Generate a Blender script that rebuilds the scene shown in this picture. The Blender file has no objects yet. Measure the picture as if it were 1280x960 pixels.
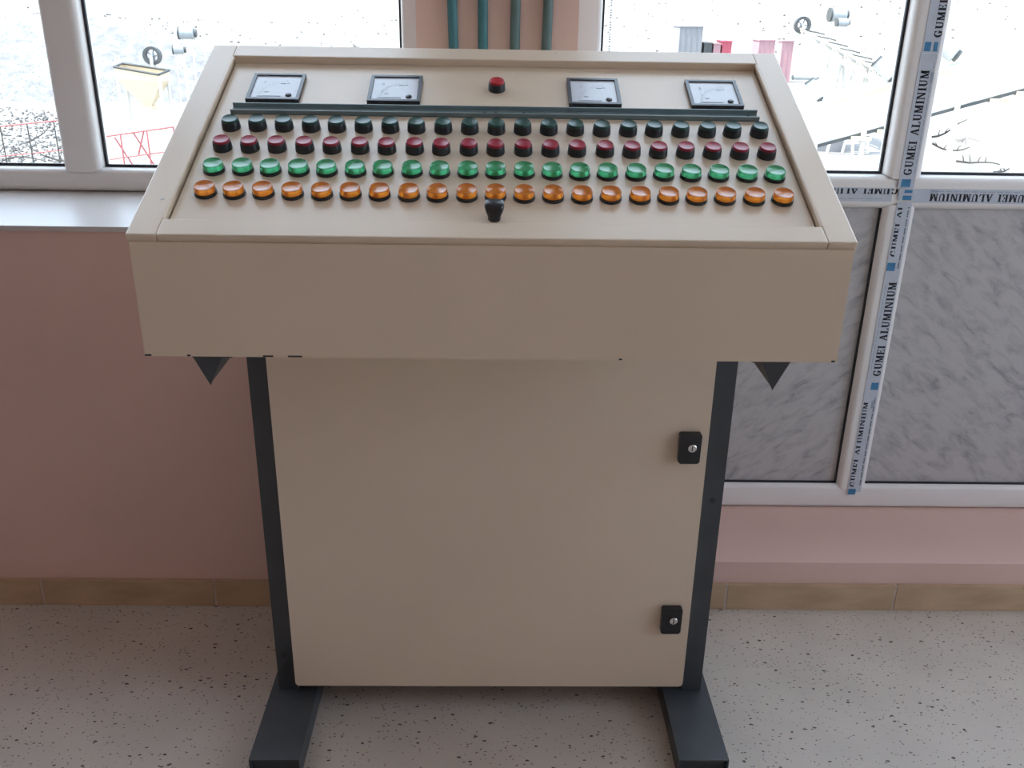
import bpy, bmesh, math, random
from mathutils import Vector, Matrix

scene = bpy.context.scene
COL = scene.collection
rnd = random.Random(7)

# ------------------------------------------------------------------ camera
PITCH, YAW, ROLL = math.radians(22.388), math.radians(0.9685), math.radians(0.9612)
fw = Vector((math.sin(YAW) * math.cos(PITCH), math.cos(YAW) * math.cos(PITCH), -math.sin(PITCH)))
rt = Vector((math.cos(YAW), -math.sin(YAW), 0))
up = rt.cross(fw)
rt2 = rt * math.cos(ROLL) + up * math.sin(ROLL)
up2 = -rt * math.sin(ROLL) + up * math.cos(ROLL)
cam_d = bpy.data.cameras.new('camera')
cam = bpy.data.objects.new('camera', cam_d)
COL.objects.link(cam)
m = Matrix((rt2, up2, -fw)).transposed().to_4x4()
m.translation = Vector((0.0068, -1.365, 1.5603))
cam.matrix_world = m
cam_d.sensor_width = 36.0
cam_d.lens = 1162.07 / 1280 * 36.0
cam_d.clip_start = 0.02
cam_d.clip_end = 2000
scene.camera = cam

# ------------------------------------------------------------------ world, sun, exposure
SUN_EL = math.radians(56)      # sun stands to the left of the room
world = bpy.data.worlds.new('sky')
scene.world = world
world.use_nodes = True
wn = world.node_tree
wn.nodes.clear()
sky = wn.nodes.new('ShaderNodeTexSky')
sky.sky_type = 'NISHITA'
sky.sun_disc = False
sky.sun_elevation = SUN_EL
sky.sun_rotation = math.radians(261)
sky.dust_density = 1.0
sky.air_density = 1.0
bg = wn.nodes.new('ShaderNodeBackground')
bg.inputs['Strength'].default_value = 0.10
wo = wn.nodes.new('ShaderNodeOutputWorld')
haze = wn.nodes.new('ShaderNodeBackground')               # even bright haze all over the desert sky
haze.inputs['Color'].default_value = (0.76, 0.89, 1.04, 1)
haze.inputs['Strength'].default_value = 1.5
add = wn.nodes.new('ShaderNodeAddShader')
wn.links.new(sky.outputs[0], bg.inputs[0])
wn.links.new(bg.outputs[0], add.inputs[0])
wn.links.new(haze.outputs[0], add.inputs[1])
wn.links.new(add.outputs[0], wo.inputs[0])

sun_d = bpy.data.lights.new('sun_offscreen', 'SUN')
sun_d.energy = 6.0
sun_d.angle = 0.01
sun_d.color = (1.0, 0.96, 0.9)
sun = bpy.data.objects.new('sun_offscreen', sun_d)
COL.objects.link(sun)
d = Vector((0.85, 0.14, -1.30)).normalized()               # direction the light travels
sun.rotation_euler = d.to_track_quat('-Z', 'Y').to_euler()
sun.location = (-10, -8, 20)

vs = scene.view_settings
vs.view_transform = 'Standard'
vs.look = 'None'
vs.gamma = 1.0
vs.use_curve_mapping = False
vs.exposure = 1.25

# ------------------------------------------------------------------ materials
def mat(name, col, rough=0.5, var=0.08, scale=6.0, metal=0.0, spec=0.5, coat=0.0, trans=0.0, bump=0.0, bscale=60.0, stretch=(1, 1, 1)):
    mt = bpy.data.materials.new(name)
    mt.use_nodes = True
    nt = mt.node_tree
    b = nt.nodes['Principled BSDF']
    tc = nt.nodes.new('ShaderNodeTexCoord')
    mp = nt.nodes.new('ShaderNodeMapping')
    mp.inputs['Scale'].default_value = stretch
    nz = nt.nodes.new('ShaderNodeTexNoise')
    nz.inputs['Scale'].default_value = scale
    nz.inputs['Detail'].default_value = 5
    nt.links.new(tc.outputs['Object'], mp.inputs[0])
    nt.links.new(mp.outputs[0], nz.inputs['Vector'])
    rp = nt.nodes.new('ShaderNodeValToRGB')
    rp.color_ramp.elements[0].position = 0.3
    rp.color_ramp.elements[1].position = 0.7
    lo = [max(0, c * (1 - var)) for c in col]
    hi = [min(1, c * (1 + var)) for c in col]
    rp.color_ramp.elements[0].color = (*lo, 1)
    rp.color_ramp.elements[1].color = (*hi, 1)
    nt.links.new(nz.outputs[0], rp.inputs[0])
    nt.links.new(rp.outputs[0], b.inputs['Base Color'])
    b.inputs['Roughness'].default_value = rough
    b.inputs['Metallic'].default_value = metal
    b.inputs['Specular IOR Level'].default_value = spec
    b.inputs['Coat Weight'].default_value = coat
    b.inputs['Coat Roughness'].default_value = 0.08
    b.inputs['Transmission Weight'].default_value = trans
    if bump:
        n2 = nt.nodes.new('ShaderNodeTexNoise')
        n2.inputs['Scale'].default_value = bscale
        n2.inputs['Detail'].default_value = 3
        nt.links.new(mp.outputs[0], n2.inputs['Vector'])
        bp = nt.nodes.new('ShaderNodeBump')
        bp.inputs['Strength'].default_value = bump
        bp.inputs['Distance'].default_value = 0.01
        nt.links.new(n2.outputs[0], bp.inputs['Height'])
        nt.links.new(bp.outputs[0], b.inputs['Normal'])
    return mt

def speckle(mt, scale, size, keep, dark, stretch=(1, 1, 1), soft=0.05):
    """Mix sparse dark chips (a share of Voronoi cells) over the material's base colour."""
    nt = mt.node_tree
    b = nt.nodes['Principled BSDF']
    src = b.inputs['Base Color'].links[0].from_socket
    tc = nt.nodes.new('ShaderNodeTexCoord')
    mp = nt.nodes.new('ShaderNodeMapping')
    mp.inputs['Scale'].default_value = stretch
    mp.inputs['Rotation'].default_value = (0.3, 0.2, scale)
    nz = nt.nodes.new('ShaderNodeTexNoise')
    nz.inputs['Scale'].default_value = scale * 1.3
    nt.links.new(tc.outputs['Object'], mp.inputs[0])
    vm = nt.nodes.new('ShaderNodeVectorMath')
    vm.operation = 'MULTIPLY_ADD'
    vm.inputs[1].default_value = (0.6 / scale,) * 3
    nt.links.new(mp.outputs[0], nz.inputs['Vector'])
    nt.links.new(nz.outputs['Color'], vm.inputs[0])
    nt.links.new(mp.outputs[0], vm.inputs[2])
    vo = nt.nodes.new('ShaderNodeTexVoronoi')
    vo.inputs['Scale'].default_value = scale
    nt.links.new(vm.outputs[0], vo.inputs['Vector'])
    mr = nt.nodes.new('ShaderNodeMapRange')
    mr.inputs['From Min'].default_value = size
    mr.inputs['From Max'].default_value = size + soft
    mr.inputs['To Min'].default_value = 1
    mr.inputs['To Max'].default_value = 0
    nt.links.new(vo.outputs['Distance'], mr.inputs['Value'])
    sp = nt.nodes.new('ShaderNodeSeparateColor')
    nt.links.new(vo.outputs['Color'], sp.inputs[0])
    gt = nt.nodes.new('ShaderNodeMath')
    gt.operation = 'GREATER_THAN'
    gt.inputs[1].default_value = 1 - keep
    nt.links.new(sp.outputs[0], gt.inputs[0])
    ml = nt.nodes.new('ShaderNodeMath')
    ml.operation = 'MULTIPLY'
    nt.links.new(mr.outputs[0], ml.inputs[0])
    nt.links.new(gt.outputs[0], ml.inputs[1])
    mx = nt.nodes.new('ShaderNodeMix')
    mx.data_type = 'RGBA'
    nt.links.new(ml.outputs[0], mx.inputs[0])
    nt.links.new(src, mx.inputs[6])
    mx.inputs[7].default_value = (*dark, 1)
    nt.links.new(mx.outputs[2], b.inputs['Base Color'])
    return mt

def marble(name, rot):
    mt = bpy.data.materials.new(name)
    mt.use_nodes = True
    nt = mt.node_tree
    b = nt.nodes['Principled BSDF']
    tc = nt.nodes.new('ShaderNodeTexCoord')
    mp = nt.nodes.new('ShaderNodeMapping')
    mp.inputs['Rotation'].default_value = (0, rot, 0)
    mp2 = nt.nodes.new('ShaderNodeMapping')
    mp2.inputs['Scale'].default_value = (9.0, 1, 24.0)
    nt.links.new(tc.outputs['Object'], mp.inputs[0])
    nt.links.new(mp.outputs[0], mp2.inputs[0])
    n1 = nt.nodes.new('ShaderNodeTexNoise')
    n1.inputs['Scale'].default_value = 1.6
    n1.inputs['Detail'].default_value = 7
    n1.inputs['Roughness'].default_value = 0.62
    n1.inputs['Distortion'].default_value = 0.5
    nt.links.new(mp2.outputs[0], n1.inputs['Vector'])
    rp = nt.nodes.new('ShaderNodeValToRGB')
    e = rp.color_ramp.elements
    e[0].position = 0.30
    e[0].color = (0.27, 0.265, 0.27, 1)
    e[1].position = 0.56
    e[1].color = (0.47, 0.46, 0.455, 1)
    k = e.new(0.43)
    k.color = (0.40, 0.39, 0.39, 1)
    nt.links.new(n1.outputs[0], rp.inputs[0])
    nt.links.new(rp.outputs[0], b.inputs['Base Color'])
    b.inputs['Roughness'].default_value = 0.38
    return mt

def glass_mat():
    mt = bpy.data.materials.new('window_glass')
    mt.use_nodes = True
    nt = mt.node_tree
    nt.nodes.clear()
    o = nt.nodes.new('ShaderNodeOutputMaterial')
    tr = nt.nodes.new('ShaderNodeBsdfTransparent')
    tr.inputs[0].default_value = (0.97, 0.985, 0.98, 1)
    gl = nt.nodes.new('ShaderNodeBsdfGlossy')
    gl.inputs['Roughness'].default_value = 0.02
    lw = nt.nodes.new('ShaderNodeLayerWeight')      # Schlick reflectance of a thin pane
    lw.inputs[0].default_value = 0.5
    pw = nt.nodes.new('ShaderNodeMath')
    pw.operation = 'POWER'
    pw.inputs[1].default_value = 5.0
    nt.links.new(lw.outputs['Facing'], pw.inputs[0])
    fr = nt.nodes.new('ShaderNodeMath')
    fr.operation = 'MULTIPLY_ADD'
    fr.inputs[1].default_value = 0.9
    fr.inputs[2].default_value = 0.03
    nt.links.new(pw.outputs[0], fr.inputs[0])
    mx = nt.nodes.new('ShaderNodeMixShader')
    nt.links.new(fr.outputs[0], mx.inputs[0])
    nt.links.new(tr.outputs[0], mx.inputs[1])
    nt.links.new(gl.outputs[0], mx.inputs[2])
    nt.links.new(mx.outputs[0], o.inputs[0])
    return mt

M = {}
M['cream'] = mat('cream_enamel', (0.72, 0.60, 0.46), 0.28, 0.03, 3.0, spec=0.5)
M['cream_worn'] = speckle(mat('cream_enamel_worn', (0.72, 0.60, 0.46), 0.28, 0.03, 3.0, spec=0.5), 22, 0.05, 0.05, (0.34, 0.32, 0.29))
M['steel'] = mat('slate_grey_paint', (0.048, 0.055, 0.063), 0.42, 0.10, 14, spec=0.5)
M['steel_dark'] = mat('bare_dark_steel', (0.02, 0.022, 0.026), 0.6, 0.15, 20)
M['rail'] = mat('grey_green_paint', (0.20, 0.275, 0.29), 0.35, 0.06, 20)
M['black'] = mat('black_plastic', (0.014, 0.015, 0.018), 0.32, 0.1, 30)
M['bezel'] = mat('charcoal_plastic', (0.018, 0.022, 0.027), 0.36, 0.1, 30)
M['cap_green'] = mat('dark_green_plastic', (0.018, 0.075, 0.058), 0.34, 0.1, 40)
M['cap_red'] = mat('crimson_plastic', (0.33, 0.016, 0.040), 0.34, 0.1, 40)
M['cap_stop'] = mat('bright_red_plastic', (0.45, 0.012, 0.022), 0.34, 0.1, 40)
M['lens_green'] = mat('green_lens', (0.10, 0.60, 0.27), 0.20, 0.06, 40, coat=0.0, trans=0.60)
M['lens_amber'] = mat('amber_lens', (0.95, 0.33, 0.03), 0.20, 0.06, 40, coat=0.0, trans=0.60)
M['meter_frame'] = mat('meter_black_plastic', (0.015, 0.02, 0.032), 0.25, 0.1, 40)
M['dial'] = mat('white_dial', (0.60, 0.64, 0.70), 0.22, 0.02, 20, spec=0.5, coat=0.25)
M['print'] = mat('black_print', (0.012, 0.014, 0.028), 0.6, 0.1, 50)
M['print_grey'] = mat('grey_print', (0.30, 0.35, 0.42), 0.6, 0.1, 50)
M['print_pale'] = mat('pale_blue_print', (0.62, 0.72, 0.80), 0.6, 0.1, 50)
M['film'] = mat('pale_blue_film', (0.50, 0.55, 0.62), 0.30, 0.06, 30)
M['film_blue'] = mat('blue_print', (0.045, 0.20, 0.38), 0.4, 0.12, 60)
M['chrome'] = mat('chrome', (0.75, 0.75, 0.75), 0.2, 0.05, 40, metal=1.0)
M['pvc'] = mat('white_frame', (0.77, 0.755, 0.735), 0.30, 0.03, 5, spec=0.5)
M['gasket'] = mat('black_rubber', (0.012, 0.014, 0.02), 0.5, 0.1, 30)
M['glass'] = glass_mat()
M['marble_a'] = marble('grey_marble', math.radians(38))
M['marble_b'] = marble('grey_marble_second', math.radians(-38))
M['pink'] = mat('pink_wall_paint', (0.71, 0.495, 0.43), 0.55, 0.04, 2.2, bump=0.06, bscale=35)
M['sill'] = mat('white_sill_paint', (0.56, 0.53, 0.51), 0.36, 0.03, 4, spec=0.5)
M['ceil'] = mat('white_ceiling_paint', (0.84, 0.83, 0.81), 0.8, 0.03, 3)
M['tile'] = mat('tan_skirting_tile', (0.50, 0.36, 0.23), 0.42, 0.14, 7, stretch=(1, 1, 3), bump=0.08)
M['grout'] = mat('grey_grout', (0.55, 0.48, 0.42), 0.9, 0.12, 30)
fl = mat('terrazzo', (0.51, 0.455, 0.40), 0.42, 0.07, 5, spec=0.4)
speckle(fl, 80, 0.20, 0.26, (0.15, 0.11, 0.09), (1, 1.5, 1))
speckle(fl, 42, 0.16, 0.22, (0.06, 0.045, 0.04), (1, 1.6, 1))
speckle(fl, 160, 0.24, 0.16, (0.22, 0.165, 0.14))
speckle(fl, 60, 0.26, 0.14, (0.52, 0.44, 0.36))
M['floor'] = fl
M['pipe_teal'] = mat('teal_conduit', (0.045, 0.17, 0.20), 0.5, 0.12, 12)
M['pipe_grey'] = mat('grey_green_conduit', (0.10, 0.165, 0.165), 0.5, 0.12, 12)
# outdoors
M['ground'] = mat('pale_dusty_ground', (0.190, 0.182, 0.172), 0.95, 0.22, 0.09)
M['gravel'] = speckle(mat('grey_white_gravel', (0.155, 0.157, 0.162), 0.95, 0.30, 2.2), 7.0, 0.30, 0.3, (0.09, 0.093, 0.097))
M['stone_pale'] = mat('pale_stone', (0.15, 0.147, 0.142), 0.9, 0.2, 3)
M['stone'] = mat('broken_stone', (0.10, 0.10, 0.098), 0.9, 0.45, 3)
M['twig'] = mat('dry_grey_wood', (0.06, 0.057, 0.053), 0.9, 0.2, 8)
M['hopper'] = mat('pale_yellow_plant_paint', (0.56, 0.46, 0.32), 0.7, 0.08, 2)
M['plant_white'] = mat('dusty_cream_plant_paint', (0.52, 0.505, 0.47), 0.8, 0.06, 2)
M['belt_edge'] = mat('tan_belt_edge', (0.42, 0.365, 0.28), 0.8, 0.12, 2)
M['plant_dark'] = mat('dark_machine_paint', (0.05, 0.054, 0.054), 0.6, 0.2, 4)
M['motor'] = mat('pale_blue_grey_motor_paint', (0.26, 0.28, 0.29), 0.5, 0.1, 4)
M['red_rail'] = mat('faded_red_paint', (0.34, 0.09, 0.09), 0.6, 0.15, 4)
M['shed_grey'] = mat('grey_render', (0.20, 0.20, 0.21), 0.9, 0.06, 2)
M['shed_pink'] = mat('faded_pink_panel', (0.33, 0.19, 0.205), 0.9, 0.08, 2)
M['shed_red'] = mat('red_panel', (0.33, 0.06, 0.085), 0.7, 0.08, 2)

# ------------------------------------------------------------------ mesh helpers
class MB:
    def __init__(s):
        s.bm = bmesh.new()

    def face(s, vs):
        try:
            return s.bm.faces.new(vs)
        except ValueError:
            return None

    def prism(s, pts, off):
        """closed polygon (3-D points) extruded by vector off"""
        off = Vector(off)
        a = [s.bm.verts.new(Vector(p)) for p in pts]
        b = [s.bm.verts.new(Vector(p) + off) for p in pts]
        s.face(a)
        s.face(list(reversed(b)))
        n = len(a)
        for i in range(n):
            s.face([a[(i + 1) % n], a[i], b[i], b[(i + 1) % n]])
        return s

    def box(s, x0, x1, y0, y1, z0, z1):
        return s.prism([(x0, y0, z0), (x1, y0, z0), (x1, y1, z0), (x0, y1, z0)], (0, 0, z1 - z0))

    def poly(s, pts):
        s.face([s.bm.verts.new(Vector(p)) for p in pts])
        return s

    def tube(s, path, r, n=12, r1=None):
        path = [Vector(p) for p in path]
        rings = []
        for i, p in enumerate(path):
            t = (path[min(i + 1, len(path) - 1)] - path[max(i - 1, 0)]).normalized()
            a = t.cross(Vector((0, 0, 1)) if abs((path[-1] - path[0]).normalized().z) < .8 else Vector((0, 1, 0)))
            if a.length < 1e-3:
                a = t.cross(Vector((1, 0, 0)))
            a.normalize()
            b = t.cross(a)
            rr = r if r1 is None else r + (r1 - r) * i / (len(path) - 1)
            rings.append([s.bm.verts.new(p + (a * math.cos(2 * math.pi * k / n) + b * math.sin(2 * math.pi * k / n)) * rr) for k in range(n)])
        for q, w in zip(rings, rings[1:]):
            for k in range(n):
                s.face([q[k], q[(k + 1) % n], w[(k + 1) % n], w[k]])
        s.face(list(reversed(rings[0])))
        s.face(rings[-1])
        return s

    def lathe(s, prof, n=24, c=(0, 0, 0)):
        """profile of (radius, height); first and last radius 0 close the ends"""
        c = Vector(c)
        rings = []
        for r, h in prof:
            if r < 1e-6:
                rings.append([s.bm.verts.new(c + Vector((0, 0, h)))])
            else:
                rings.append([s.bm.verts.new(c + Vector((r * math.cos(2 * math.pi * k / n), r * math.sin(2 * math.pi * k / n), h))) for k in range(n)])
        for q, w in zip(rings, rings[1:]):
            for k in range(n):
                k2 = (k + 1) % n
                if len(q) == 1 and len(w) > 1:
                    s.face([q[0], w[k2], w[k]])
                elif len(w) == 1 and len(q) > 1:
                    s.face([q[k], q[k2], w[0]])
                elif len(q) > 1:
                    s.face([q[k], q[k2], w[k2], w[k]])
        return s

    def xf(s, mtx):
        bmesh.ops.transform(s.bm, matrix=mtx, verts=s.bm.verts)
        return s

    def build(s, name, material, parent=None, bevel=0.0, seg=2, smooth=False):
        if bevel:
            bmesh.ops.bevel(s.bm, geom=[e for e in s.bm.edges if len(e.link_faces) == 2 and e.calc_face_angle(0) > 0.5],
                            offset=bevel, segments=seg, profile=0.5, affect='EDGES', clamp_overlap=True)
        bmesh.ops.recalc_face_normals(s.bm, faces=s.bm.faces)
        me = bpy.data.meshes.new(name)
        s.bm.to_mesh(me)
        s.bm.free()
        if smooth:
            for p in me.polygons:
                p.use_smooth = True
            me.set_sharp_from_angle(angle=math.radians(38))
        me.materials.append(M[material] if isinstance(material, str) else material)
        o = bpy.data.objects.new(name, me)
        COL.objects.link(o)
        if parent:
            o.parent = parent
        return o

def tag(o, label=None, cat=None, group=None, kind=None):
    if label: o['label'] = label
    if cat: o['category'] = cat
    if group: o['group'] = group
    if kind: o['kind'] = kind
    return o

def empty(name, loc=(0, 0, 0), rz=0.0):
    o = bpy.data.objects.new(name, None)
    o.empty_display_size = 0.1
    COL.objects.link(o)
    o.location = loc
    o.rotation_euler = (0, 0, rz)
    return o

def copy_part(src, parent, mtx=None):
    c = src.copy()
    COL.objects.link(c)
    c.parent = parent
    if mtx is not None:
        c.matrix_local = mtx
    for ch in src.children:
        copy_part(ch, c)
    return c

# ------------------------------------------------------------------ hand-drawn serif capitals (height 1)
def glyph(ch):
    R = lambda x0, y0, x1, y1: [(x0, y0), (x1, y0), (x1, y1), (x0, y1)]
    s = 0.075
    if ch == 'I':
        return 0.46, [R(.13, 0, .33, 1), R(.02, 0, .44, s), R(.02, 1 - s, .44, 1)]
    if ch == 'L':
        return 0.76, [R(.1, 0, .3, 1), R(0, 1 - s, .42, 1), R(0, 0, .72, s), [(.62, s), (.72, s), (.74, .32), (.68, .32)]]
    if ch == 'E':
        return 0.78, [R(.1, 0, .3, 1), R(0, 0, .72, s), R(0, 1 - s, .7, 1), R(.3, .46, .54, .54), R(.5, .36, .56, .64),
                      [(.62, s), (.72, s), (.74, .30), (.68, .30)], [(.62, 1 - s), (.70, 1 - s), (.70, .73), (.64, .73)]]
    if ch == 'M':
        return 1.08, [R(.1, 0, .19, 1), R(.78, 0, .98, 1), R(0, 0, .3, s), R(.68, 0, 1.06, s), R(0, 1 - s, .3, 1), R(.74, 1 - s, 1.06, 1),
                      [(.1, 1), (.3, 1), (.6, .02), (.47, .02)], [(.5, .02), (.58, .02), (.86, 1), (.78, 1)]]
    if ch == 'N':
        return 0.98, [R(.1, 0, .19, 1), R(.76, 0, .86, 1), R(0, 0, .3, s), R(0, 1 - s, .28, 1), R(.64, 1 - s, .97, 1), [(.1, 1), (.32, 1), (.86, 0), (.7, 0)]]
    if ch == 'A':
        return 0.96, [[(.08, 0), (.17, 0), (.50, 1), (.42, 1)], [(.64, 0), (.88, 0), (.56, 1), (.40, 1)], R(.24, .30, .70, .38), R(0, 0, .28, s), R(.56, 0, .96, s)]
    if ch in 'UG':
        q = []
        n = 12
        if ch == 'U':
            q = [R(.1, .34, .3, 1), R(.68, .34, .77, 1), R(0, 1 - s, .4, 1), R(.57, 1 - s, .88, 1)]
            for i in range(n):
                a, b = math.pi + math.pi * i / n, math.pi + math.pi * (i + 1) / n
                q.append([(.435 + .335 * math.cos(a), .34 + .35 * math.sin(a)), (.435 + .335 * math.cos(b), .34 + .35 * math.sin(b)),
                          (.49 + .19 * math.cos(b), .34 + .25 * math.sin(b)), (.49 + .19 * math.cos(a), .34 + .25 * math.sin(a))])
            return 0.9, q
        q = [R(.58, .06, .78, .44), R(.46, .40, .90, .40 + s), R(.70, .70, .77, 1)]
        for i in range(16):
            a, b = math.radians(42 + 278 * i / 16), math.radians(42 + 278 * (i + 1) / 16)
            q.append([(.46 + .43 * math.cos(a), .5 + .51 * math.sin(a)), (.46 + .43 * math.cos(b), .5 + .51 * math.sin(b)),
                      (.49 + .26 * math.cos(b), .5 + .42 * math.sin(b)), (.49 + .26 * math.cos(a), .5 + .42 * math.sin(a))])
        return 0.96, q
    return 0.5, []

def lettering(text, length, height, origin, direction, normal, parent, material='print', clip=None, name='lettering'):
    """flat printed capitals; text runs along direction from origin (left end of the baseline)"""
    dx = Vector(direction).normalized()
    nz = Vector(normal).normalized()
    dy = nz.cross(dx)
    polys, x = [], 0.0
    for ch in text:
        w, q = glyph(ch)
        for p in q:
            for bold in ((0.0, 0.07) if len(text) > 1 else (0.0,)):      # second strike for a bold weight
                polys.append([(px + x + bold, py) for px, py in p])
        x += w + 0.13
    total = x - 0.13
    mb = MB()
    o = Vector(origin)
    sx = length / total
    for p in polys:
        if clip is not None:
            p = [(a, max(b, clip)) for a, b in p]
            if max(b for a, b in p) - min(b for a, b in p) < 1e-4:
                continue
        mb.poly([o + dx * (a * sx) + dy * (b * height) for a, b in p])
    bmesh.ops.recalc_face_normals(mb.bm, faces=mb.bm.faces)
    return mb.build(name, material, parent)

# ================================================================== THE ROOM
WY = 0.80          # inner face of the window wall
FY = 1.10          # front face of the window frames
OY = 1.26          # outer face of the window wall
XL, XR, YB, ZC = -3.2, 3.2, -5.2, 3.65
SILL_F, SILL_B, LEDGE = 1.057, 1.078, 0.147
TOPZ = 3.50
LX0, RX1 = -3.0, 3.0      # outer ends of the two windows
PX0, PX1 = -0.178, 0.175   # pier

S = lambda o: tag(o, kind='structure')
S(MB().box(XL - .3, XR + .3, YB - .3, OY, -0.25, 0).build('floor', 'floor'))
S(MB().box(XL - .4, XR + .4, YB - .4, OY + .05, ZC, ZC + .2).build('ceiling', 'ceil'))
w = MB()
w.box(LX0, PX0, WY, OY, -0.02, SILL_F - .012)
w.box(PX0, PX1, WY, OY, -0.02, ZC)
w.box(PX1, RX1, WY, OY, -0.02, LEDGE)
w.box(LX0, PX0, WY, OY, TOPZ, ZC)
w.box(PX1, RX1, WY, OY, TOPZ, ZC)
w.box(XL - .3, LX0, WY, OY, -0.02, ZC)
w.box(RX1, XR + .3, WY, OY, -0.02, ZC)
wall = S(w.build('wall_front', 'pink'))
# side and back walls with the openings of the other windows
def wall_with_holes(name, axis, at, thick, lo, hi, holes, z0=-0.02, z1=ZC):
    mb = MB()
    def blk(a, b, c, e):
        if b - a < 1e-4 or e - c < 1e-4: return
        if axis == 'x': mb.box(min(at, at + thick), max(at, at + thick), a, b, c, e)
        else: mb.box(a, b, min(at, at + thick), max(at, at + thick), c, e)
    cur = lo
    for (a, b, c, e) in sorted(holes):
        blk(cur, a, z0, z1)
        blk(a, b, z0, c)
        blk(a, b, e, z1)
        cur = b
    blk(cur, hi, z0, z1)
    return S(mb.build(name, 'pink'))
BACK_H = []
RIGHT_H = [(-1.6, 0.3, 0.6, 2.9)]
LEFT_H = []
wall_with_holes('wall_back', 'y', YB, -.3, XL - .3, XR + .3, BACK_H)
wall_with_holes('wall_right', 'x', XR, .3, YB, WY, RIGHT_H)
wall_with_holes('wall_left', 'x', XL, -.3, YB, WY, LEFT_H)

# the sloping white sill of the left window
S(MB().prism([(LX0, WY - .004, SILL_F - .012), (LX0, WY - .004, SILL_F), (LX0, FY + .05, SILL_B + .003), (LX0, FY + .05, SILL_F - .012)],
             (PX0 - LX0, 0, 0)).build('trim_1', 'sill'))

# skirting: one tile after another
bb = S(MB().box(XL, XR, WY - .0115, WY + .01, 0, 0.079).build('baseboard_front', 'grout'))
tile_me = None
x = -1.235 - .4705 * 4
while x < XR - .1:
    x1 = min(x + .4705, XR)
    if x1 - x > .46:
        if tile_me is None:
            t = MB().box(.003, .4675, WY - .013, WY - .001, .001, .081).build('tile', 'tile', bb, bevel=.002, seg=1)
            tile_me = t.data
        else:
            t = bpy.data.objects.new('tile', tile_me)
            COL.objects.link(t)
            t.parent = bb
        t.location = (x, 0, rnd.uniform(-.0006, .0006))
    x = x1

# ------------------------------------------------------------------ windows
def bar(mb_name, x0, x1, z0, z1, parent, mt='pvc', y0=FY, y1=FY + .07, bevel=.014, ends=None):
    """a frame member: a profile with rounded shoulders towards the room"""
    vert = (z1 - z0) > (x1 - x0)
    mb = MB()
    b = bevel
    wdt = (x1 - x0) if vert else (z1 - z0)
    prof = [(b * (1 - math.cos(math.pi / 2 * k / 4)), b * 1.3 * (1 - math.sin(math.pi / 2 * k / 4))) for k in range(5)]
    # prof runs from (0, 1.3b) at the flank to (b, 0) on the face
    pts = [(p, y0 + q) for p, q in prof] + [(wdt - p, y0 + q) for p, q in reversed(prof)] + [(wdt, y1), (0, y1)]
    if vert:
        mb.prism([(x0 + p, y, z0) for p, y in pts], (0, 0, z1 - z0))
        if ends:            # pointed coped ends: draw the side edges in near the ends
            for v in mb.bm.verts:
                if v.co.z < z0 + 1e-4 and 'b' in ends:
                    v.co.z += ends['b'] * abs((v.co.x - (x0 + x1) / 2) / (wdt / 2)) ** 1.0
                elif v.co.z > z1 - 1e-4 and 't' in ends:
                    v.co.z -= ends['t'] * abs((v.co.x - (x0 + x1) / 2) / (wdt / 2)) ** 1.0
    else:
        mb.prism([(x0, y, z0 + p) for p, y in pts], (x1 - x0, 0, 0))
    return mb.build(mb_name, mt, parent, smooth=True)

def pane(x0, x1, z0, z1, parent, name='glass_pane', mt='glass', y=FY + .045, th=.006, t=.007):
    g = MB().box(x0 - .008, x1 + .008, y, y + th, z0 - .008, z1 + .008).build(name, mt, parent)
    k = MB()
    k.box(x0 - .002, x1 + .002, y - .008, y, z0 - .002, z0 + t)
    if t > .005:
        k.box(x0 - .002, x1 + .002, y - .008, y, z1 - t, z1 + .002)
        k.box(x0 - .002, x0 + t, y - .008, y, z0 + t, z1)
    k.box(x1 - t, x1 + .002, y - .008, y, z0 + t, z1)
    k.build('gasket', 'gasket', g)
    return g

w1 = S(empty('window_1', (0, 0, 0)))
bar('frame_rail', LX0, PX0, SILL_B + .001, 1.138, w1)
bar('frame_rail', LX0, PX0, TOPZ - .07, TOPZ, w1)
bar('frame_stile', LX0, LX0 + .065, 1.13, TOPZ - .06, w1, y0=FY + .001)
bar('frame_stile', -0.242, PX0 + .0, 1.13, TOPZ - .06, w1, y0=FY + .001)
bar('mullion', -1.131, -1.035, 1.118, TOPZ - .06, w1, y0=FY - .003, bevel=.018, ends={'b': .02})
bar('mullion', -2.105, -2.010, 1.118, TOPZ - .06, w1, y0=FY - .003, bevel=.018, ends={'b': .02})
pane(LX0 + .065, -2.105, 1.138, TOPZ - .07, w1)
pane(-2.010, -1.131, 1.138, TOPZ - .07, w1)
pane(-1.035, -0.242, 1.138, TOPZ - .07, w1)

w2 = S(empty('window_2', (0, 0, 0)))
bar('frame_rail', PX1, RX1, LEDGE, .226, w2)
bar('frame_rail', PX1, RX1, TOPZ - .07, TOPZ, w2)
bar('transom', PX1, RX1, 1.060, 1.148, w2, bevel=.018)
bar('frame_stile', PX1, .258, .21, TOPZ - .06, w2, y0=FY + .001)
bar('frame_stile', RX1 - .065, RX1, .21, TOPZ - .06, w2, y0=FY + .001)
bar('mullion', 1.028, 1.123, 1.128, TOPZ - .06, w2, y0=FY - .003, bevel=.018, ends={'b': .022})
bar('mullion', 1.034, 1.123, .194, 1.086, w2, y0=FY - .003, bevel=.018, ends={'b': .030, 't': .022})
g3 = pane(.258, 1.028, 1.148, TOPZ - .07, w2)
bar('mullion', 1.990, 2.085, 1.128, TOPZ - .06, w2, y0=FY - .003, bevel=.018, ends={'b': .022})
bar('mullion', 1.996, 2.085, .194, 1.086, w2, y0=FY - .003, bevel=.018, ends={'b': .030, 't': .022})
pane(1.123, 1.990, 1.148, TOPZ - .07, w2)
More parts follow.
